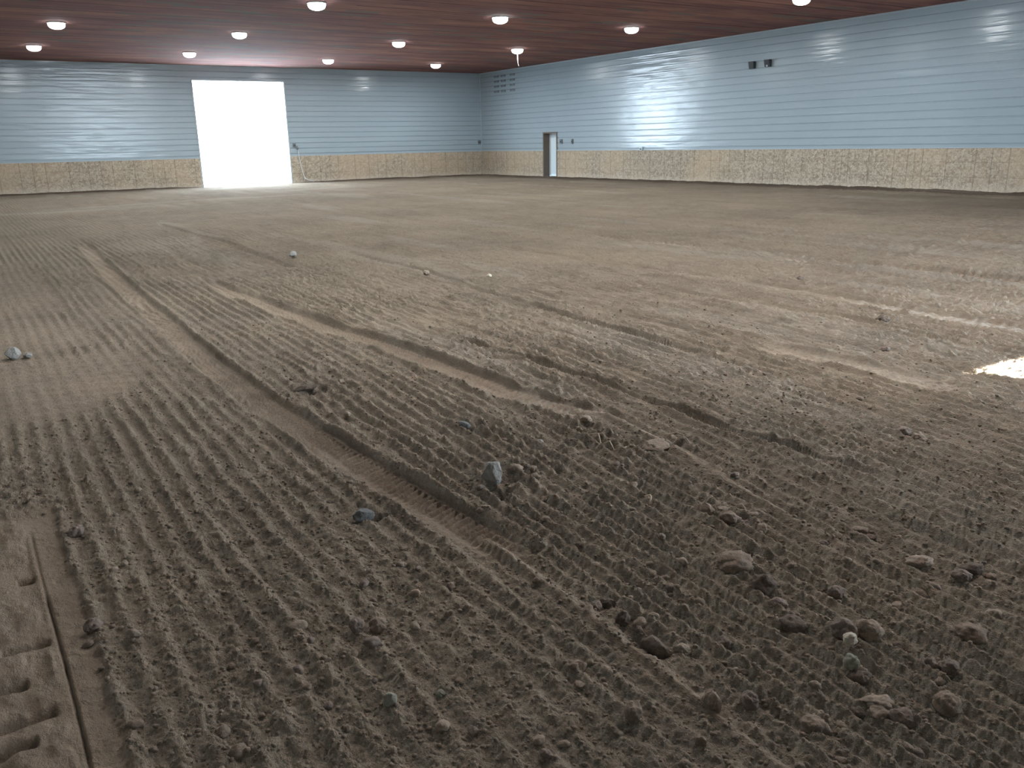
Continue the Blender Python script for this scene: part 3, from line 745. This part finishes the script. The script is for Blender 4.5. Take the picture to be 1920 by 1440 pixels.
# flat slabs
lump('soil_slab', 1.80, 5.35, 0.150, 0.050, 'dkclod', 31, 'thin dark soil flake tipped up at the right side of the main tyre track', 'soil clod', 0.8, 0.2, rough=0.08)
lump('soil_slab', 2.93, 3.16, 0.190, 0.042, 'clod3', 32, 'flat tan soil slab with a dark gap under it, right of the roots', 'soil clod', 0.7, 0.15, rough=0.08)
G1 = 'distinct soil clods among the furrows'
CL = [  # x, y, w, h, material, angular, label
 (2.86,3.68,.062,.043,'clod3',0,'tan clod with a black shadow just above the pale roots'),
 (2.54,2.41,.064,.070,'clod3',.9,'squarish upright tan clod, largest of the broken cluster at centre right'),
 (2.59,2.37,.053,.058,'clod3',.9,'tilted flat tan clod, middle of the broken cluster'),
 (2.67,2.34,.038,.042,'clod3',.8,'small upright tan clod, rightmost of the broken cluster'),
 (2.54,2.28,.080,.047,'clod',0,'rounded clod directly below the broken cluster'),
 (2.59,2.24,.052,.036,'clod2',0,'small dome-shaped clod just right below the broken cluster'),
 (2.59,2.15,.056,.066,'clod',.5,'pointed clod with a dark lower face, right of the dome-shaped one'),
 (2.25,1.99,.135,.055,'clod',0,'very large dusty clod half sunk beside a black crevice'),
 (2.22,1.82,.088,.072,'dkclod',0,'large dark clod in a hollow below the dusty sunken clod'),
 (2.18,1.72,.064,.036,'clod2',0,'low clod in the groove just below the large dark clod'),
 (2.41,1.66,.056,.046,'clod2',0,'smooth round clod by itself right of the large dark clod'),
 (2.12,1.61,.086,.062,'dkclod',0,'broad dark round clod, next down the row from the large dark one'),
 (2.20,1.47,.076,.062,'clod2',0,'brown clod with the cream pebble leaning on it'),
 (2.27,1.43,.072,.066,'clod3',0,'egg-shaped tan clod right of the clod with the cream pebble'),
 (2.06,1.31,.056,.040,'clod2',0,'purplish clod touching the grey-green pebble'),
 (2.29,1.23,.046,.042,'clod2',0,'round clod, left of a matching pair at lower right'),
 (2.31,1.18,.049,.042,'clod2',0,'round clod, right of a matching pair at lower right'),
 (2.13,1.08,.072,.058,'clod',0,'large brown clod near the lower right corner'),
 (2.52,1.24,.100,.050,'clod',0,'wide low clod near the right edge'),
 (2.87,1.63,.090,.040,'clod3',0,'long low tan clod, upper one near the right edge'),
 (2.96,1.48,.078,.040,'dkclod',0,'dark greenish clod near the right edge beside a faint track'),
 (2.87,1.47,.067,.040,'clod2',0,'low clod just left below the dark greenish one'),
 (2.72,1.27,.059,.042,'clod3',0,'tan clod at the right edge below the faint track'),
 (1.85,1.66,.048,.044,'clod2',0,'almost spherical purple-brown clod right of the big dark boulder clod'),
 (1.59,1.46,.052,.058,'clod',0,'tall clod with a dark underside, left of two near the bottom'),
 (1.68,1.40,.048,.047,'clod2',0,'rounded clod, right of two near the bottom'),
 (1.76,1.24,.078,.050,'clod',0,'broad clod partly under a ridge near the bottom right'),
 (1.99,1.20,.084,.034,'clod3',0,'long flattened clod, upper of a stacked pair at lower right'),
 (1.96,1.17,.066,.031,'clod3',0,'long flattened clod, lower of a stacked pair at lower right'),
 (1.98,1.12,.064,.046,'clod2',0,'crumbly purplish clod right of the stacked pair'),
 (1.91,1.21,.034,.034,'dkclod',0,'little dark clod left of the stacked pair'),
 (1.65,1.755,.098,.095,'dkclod',.3,'biggest dark boulder-like clod, in the hollow at lower middle'),
 (1.71,1.70,.050,.040,'clod3',0,'light round clod at the foot of the big dark boulder clod'),
 (1.70,2.06,.056,.050,'dkclod',0,'dark clod at the top of the trough above the big boulder clod'),
 (1.65,2.06,.042,.042,'clod2',0,'clod left beside the dark one at the top of the trough'),
 (1.67,1.94,.046,.052,'dkclod',0,'dark oval clod midway down the trough'),
 (1.37,1.54,.047,.046,'clod',0,'round clod alone in a furrow at the bottom middle'),
 (1.40,1.83,.050,.042,'clod3',.6,'pale lump left of the big dark boulder clod'),
 (0.92,2.43,.046,.050,'clod2',0,'clod left of a dark-shadowed clod below the tyre track'),
 (0.99,2.41,.058,.048,'clod',0,'dark-shadowed clod at left middle below the tyre track'),
 (0.23,3.81,.054,.060,'clod2',0,'upright clod beside the wheel mark on the left'),
 (0.18,2.95,.052,.050,'clod2',0,'round clod right of the thin straight groove'),
 (2.06,5.36,.052,.058,'clod3',.9,'leaf-shaped upright clod right of the tipped soil flake'),
 (4.14,2.53,.080,.055,'clod2',0,'dark round clod, left of two on the right side'),
 (4.12,2.42,.082,.044,'clod',0,'flatter clod, right of two on the right side'),
 (6.62,4.35,.110,.075,'dkclod',0,'dark clod casting a shadow under the pale tread track'),
 (5.71,3.71,.070,.044,'clod2',0,'small dark clod left of the sunlit patch'),
 (8.03,6.36,.075,.060,'dkclod',0,'tiny dark clod above the pale tread track'),
]
for i, (x, y, w, h, m, an, lab) in enumerate(CL):
    lump('soil_clod', x, y, w, h, m, 200+i, lab, 'soil clod', an, 0.33, G1)
# many small look-alikes
rnd = random.Random(99)
PL = [(2.67,1.50,.063,.033),(2.73,1.49,.057,.039),(2.53,1.50,.06,.033),(2.23,1.16,.037,.030),(1.45,1.36,.035,.041),(1.90,1.02,.043,.037),(1.89,1.34,.038,.031),
      (2.43,1.87,.043,.026),(2.96,1.95,.068,.034),(2.95,1.89,.043,.029),(1.60,2.04,.045,.030),(1.70,1.89,.049,.037),(1.53,1.93,.036,.033),(0.92,2.30,.059,.040),
      (0.92,1.83,.055,.036),(1.24,2.76,.047,.030),(1.34,1.75,.041,.024),(0.15,2.86,.041,.029),(0.76,2.55,.066,.045),(0.40,2.14,.044,.034),(0.41,2.04,.055,.046),
      (4.52,3.07,.050,.028),(2.11,3.26,.068,.050),(2.14,3.15,.066,.045),(2.18,3.22,.05,.04),(1.74,2.99,.043,.033)]
while len(PL) < 150:
    r_ = 1.7+abs(rnd.gauss(0, 1))*1.6; a = math.radians(32.7+rnd.uniform(-32, 32)); x, y = r_*math.sin(a), r_*math.cos(a)
    if x < 0.2 or r_ > 5: continue
    m, lo = smooth_mask(np.array([x]), np.array([y]))
    if m[0]+lo[0] > 0.2: continue
    if any(abs(x-np.interp(y, [p[0] for p in t['c']][::-1], [p[1] for p in t['c']][::-1])) < 0.16 and t['y0']-.3 < y < t['y1'] for t in TRACKS[:4]): continue
    s = rnd.uniform(0.018, 0.038)*(1+0.15*r_*0.5); PL.append((x, y, s, s*rnd.uniform(0.6, 0.85)))
protos = []
for k in range(8):
    bm = lump_bm(0.5, 0.42, 0.40, 900+k, 0.0, sub=3, rough=0.16)
    me = bpy.data.meshes.new('soil_clod'); bm.to_mesh(me); bm.free()
    me.materials.append(M[('clod', 'clod2', 'clod3', 'clod')[k % 4]]); me.polygons.foreach_set('use_smooth', [True]*len(me.polygons)); protos.append(me)
for i, (x, y, w, h) in enumerate(PL):
    o = bpy.data.objects.new('soil_clod', protos[i % 8]); C.objects.link(o)
    o.scale = (w, w*0.9, h); o.location = (x, y, ground_z(x, y)+h*0.12); o.rotation_euler = (rnd.uniform(-.3, .3), rnd.uniform(-.3, .3), rnd.uniform(0, 6.28))
    tag(o, 'small plain brown crumb of soil loose among the furrows', 'soil clod', 'small loose crumbs in the furrows')

# uncountable finer crumbs
def crumbs():
    bm = lump_bm(0.5, 0.45, 0.38, 41, 0, sub=1, rough=0.3)
    bm.verts.ensure_lookup_table(); bv = np.array([v.co[:] for v in bm.verts]); bf = np.array([[v.index for v in f.verts] for f in bm.faces]); bm.free()
    rs = np.random.RandomState(8); n = 9000
    r_ = 1.5+rs.gamma(1.7, 1.3, n); a = np.radians(32.7+rs.uniform(-36, 36, n)); x = r_*np.sin(a); y = r_*np.cos(a)
    m, lo = smooth_mask(x, y); keep = (m+lo < rs.uniform(0, 0.9, n)) & (r_ < 9)
    for t in TRACKS[:4]:
        cx = np.interp(y, [p[0] for p in t['c']][::-1], [p[1] for p in t['c']][::-1])
        keep &= ~((np.abs(x-cx) < t['w']*1.05) & (y > t['y0']-.2) & (y < t['y1']))
    x, y, r_ = x[keep], y[keep], r_[keep]; n = len(x)
    z = ground_fields(x, y, np.maximum(0.002, r_*0.001))[0]
    s = (0.006+0.016*rs.beta(1.1, 3.0, n))*(1+0.10*r_); th = rs.uniform(0, 6.28, n)
    V = bv[None]*s[:, None, None]*np.array([1, 1, 0.8])
    c, sn = np.cos(th)[:, None], np.sin(th)[:, None]
    VX = V[..., 0]*c - V[..., 1]*sn + x[:, None]; VY = V[..., 0]*sn + V[..., 1]*c + y[:, None]; VZ = V[..., 2] + (z+s*0.14)[:, None]
    co = np.stack([VX, VY, VZ], -1).reshape(-1, 3).astype(np.float32)
    F = (bf[None] + (np.arange(n)*len(bv))[:, None, None]).reshape(-1, 3).astype(np.int32)
    me = bpy.data.meshes.new('soil_crumbs'); me.vertices.add(len(co)); me.vertices.foreach_set('co', co.ravel())
    me.loops.add(F.size); me.loops.foreach_set('vertex_index', F.ravel()); me.polygons.add(len(F))
    me.polygons.foreach_set('loop_start', np.arange(len(F), dtype=np.int32)*3); me.update(calc_edges=True)
    o = link('soil_crumbs', me, M['clod'], None, True); o['kind'] = 'stuff'
    tag(o, 'loose fine soil crumbs scattered over the furrows', 'soil')
crumbs()

# dry roots
def root(pts, rad, label):
    ps = [(x, y, ground_z(x, y)+0.012+dz) for x, y, dz in pts]
    bm = bmesh.new(); tube(bm, ps, rad, 6); tag(from_bm('dry_root', bm, M['root'], None, True), label, 'root')
root([(2.700,3.46,.0),(2.745,3.419,.008),(2.725,3.38,.012),(2.707,3.353,.010),(2.700,3.325,.006),(2.72,3.293,.010),(2.71,3.26,.010),(2.699,3.229,.004),(2.751,3.191,.006)], 0.0032,
     'longer wavy pale dry root lying on the soil, left of the flat slab')
root([(2.392,2.625,.0),(2.412,2.628,.008),(2.426,2.642,.012),(2.436,2.66,.010),(2.430,2.69,.0)], 0.003, 'short curled pale root below right of the wavy root')
root([(2.99,3.20,.01),(3.03,3.19,.03),(3.06,3.15,.03),(3.065,3.10,.01)], 0.0035, 'bent pale stalk arching over the right end of the flat slab')

# ------------------------------------------------------------------ light
w = bpy.data.worlds.new('sky'); SC.world = w; w.use_nodes = True
bg = w.node_tree.nodes['Background']; bg.inputs[0].default_value = (0.70, 0.86, 1.0, 1); bg.inputs[1].default_value = 17.0
s = bpy.data.lights.new('sun', 'SUN'); s.energy = 110; s.angle = math.radians(0.6); s.color = (1.0, 0.965, 0.92)
so = bpy.data.objects.new('sun', s); C.objects.link(so)
tosun = Vector((0.5, -0.87, 0.60)).normalized(); so.rotation_euler = tosun.to_track_quat('Z', 'Y').to_euler()
for nm, x0, x1, y, zt, rx in (('daylight_portal', BD[0], BD[1], YB+0.2, BD[2], -math.pi/2), ('daylight_portal', FD[0], FD[1], YF-0.2, FD[2], math.pi/2)):
    a = bpy.data.lights.new(nm, 'AREA'); a.shape = 'RECTANGLE'; a.size = x1-x0; a.size_y = zt; a.cycles.is_portal = True
    o = bpy.data.objects.new(nm, a); C.objects.link(o); o.location = ((x0+x1)/2, y, zt/2); o.rotation_euler = (rx, 0, 0)

# ------------------------------------------------------------------ camera
cam = bpy.data.cameras.new('camera'); cam.sensor_width = 36; cam.lens = 1599/1920*36; cam.clip_start = 0.05; cam.clip_end = 300
co = bpy.data.objects.new('camera', cam); C.objects.link(co)
Rm = Matrix(((0.83817599, 0.16425257, -0.52007893), (-0.54504205, 0.21772384, -0.80964529), (-0.01975274, 0.96209013, 0.27201545)))
# camera looks along its -Z; rows are the world axes seen from the camera
co.matrix_world = Matrix.Translation((0, 0, CAM_H)) @ Rm.to_4x4()
SC.camera = co
SC.view_settings.view_transform = 'Standard'; SC.view_settings.look = 'None'; SC.view_settings.gamma = 1.0
SC.view_settings.exposure = 0.80; SC.view_settings.use_curve_mapping = False
SC.cycles.use_denoising = True
SC.cycles.use_adaptive_sampling = True; SC.cycles.adaptive_threshold = 0.02
SC.cycles.max_bounces = 6; SC.cycles.diffuse_bounces = 4; SC.cycles.glossy_bounces = 3
SC.cycles.sample_clamp_indirect = 4.0
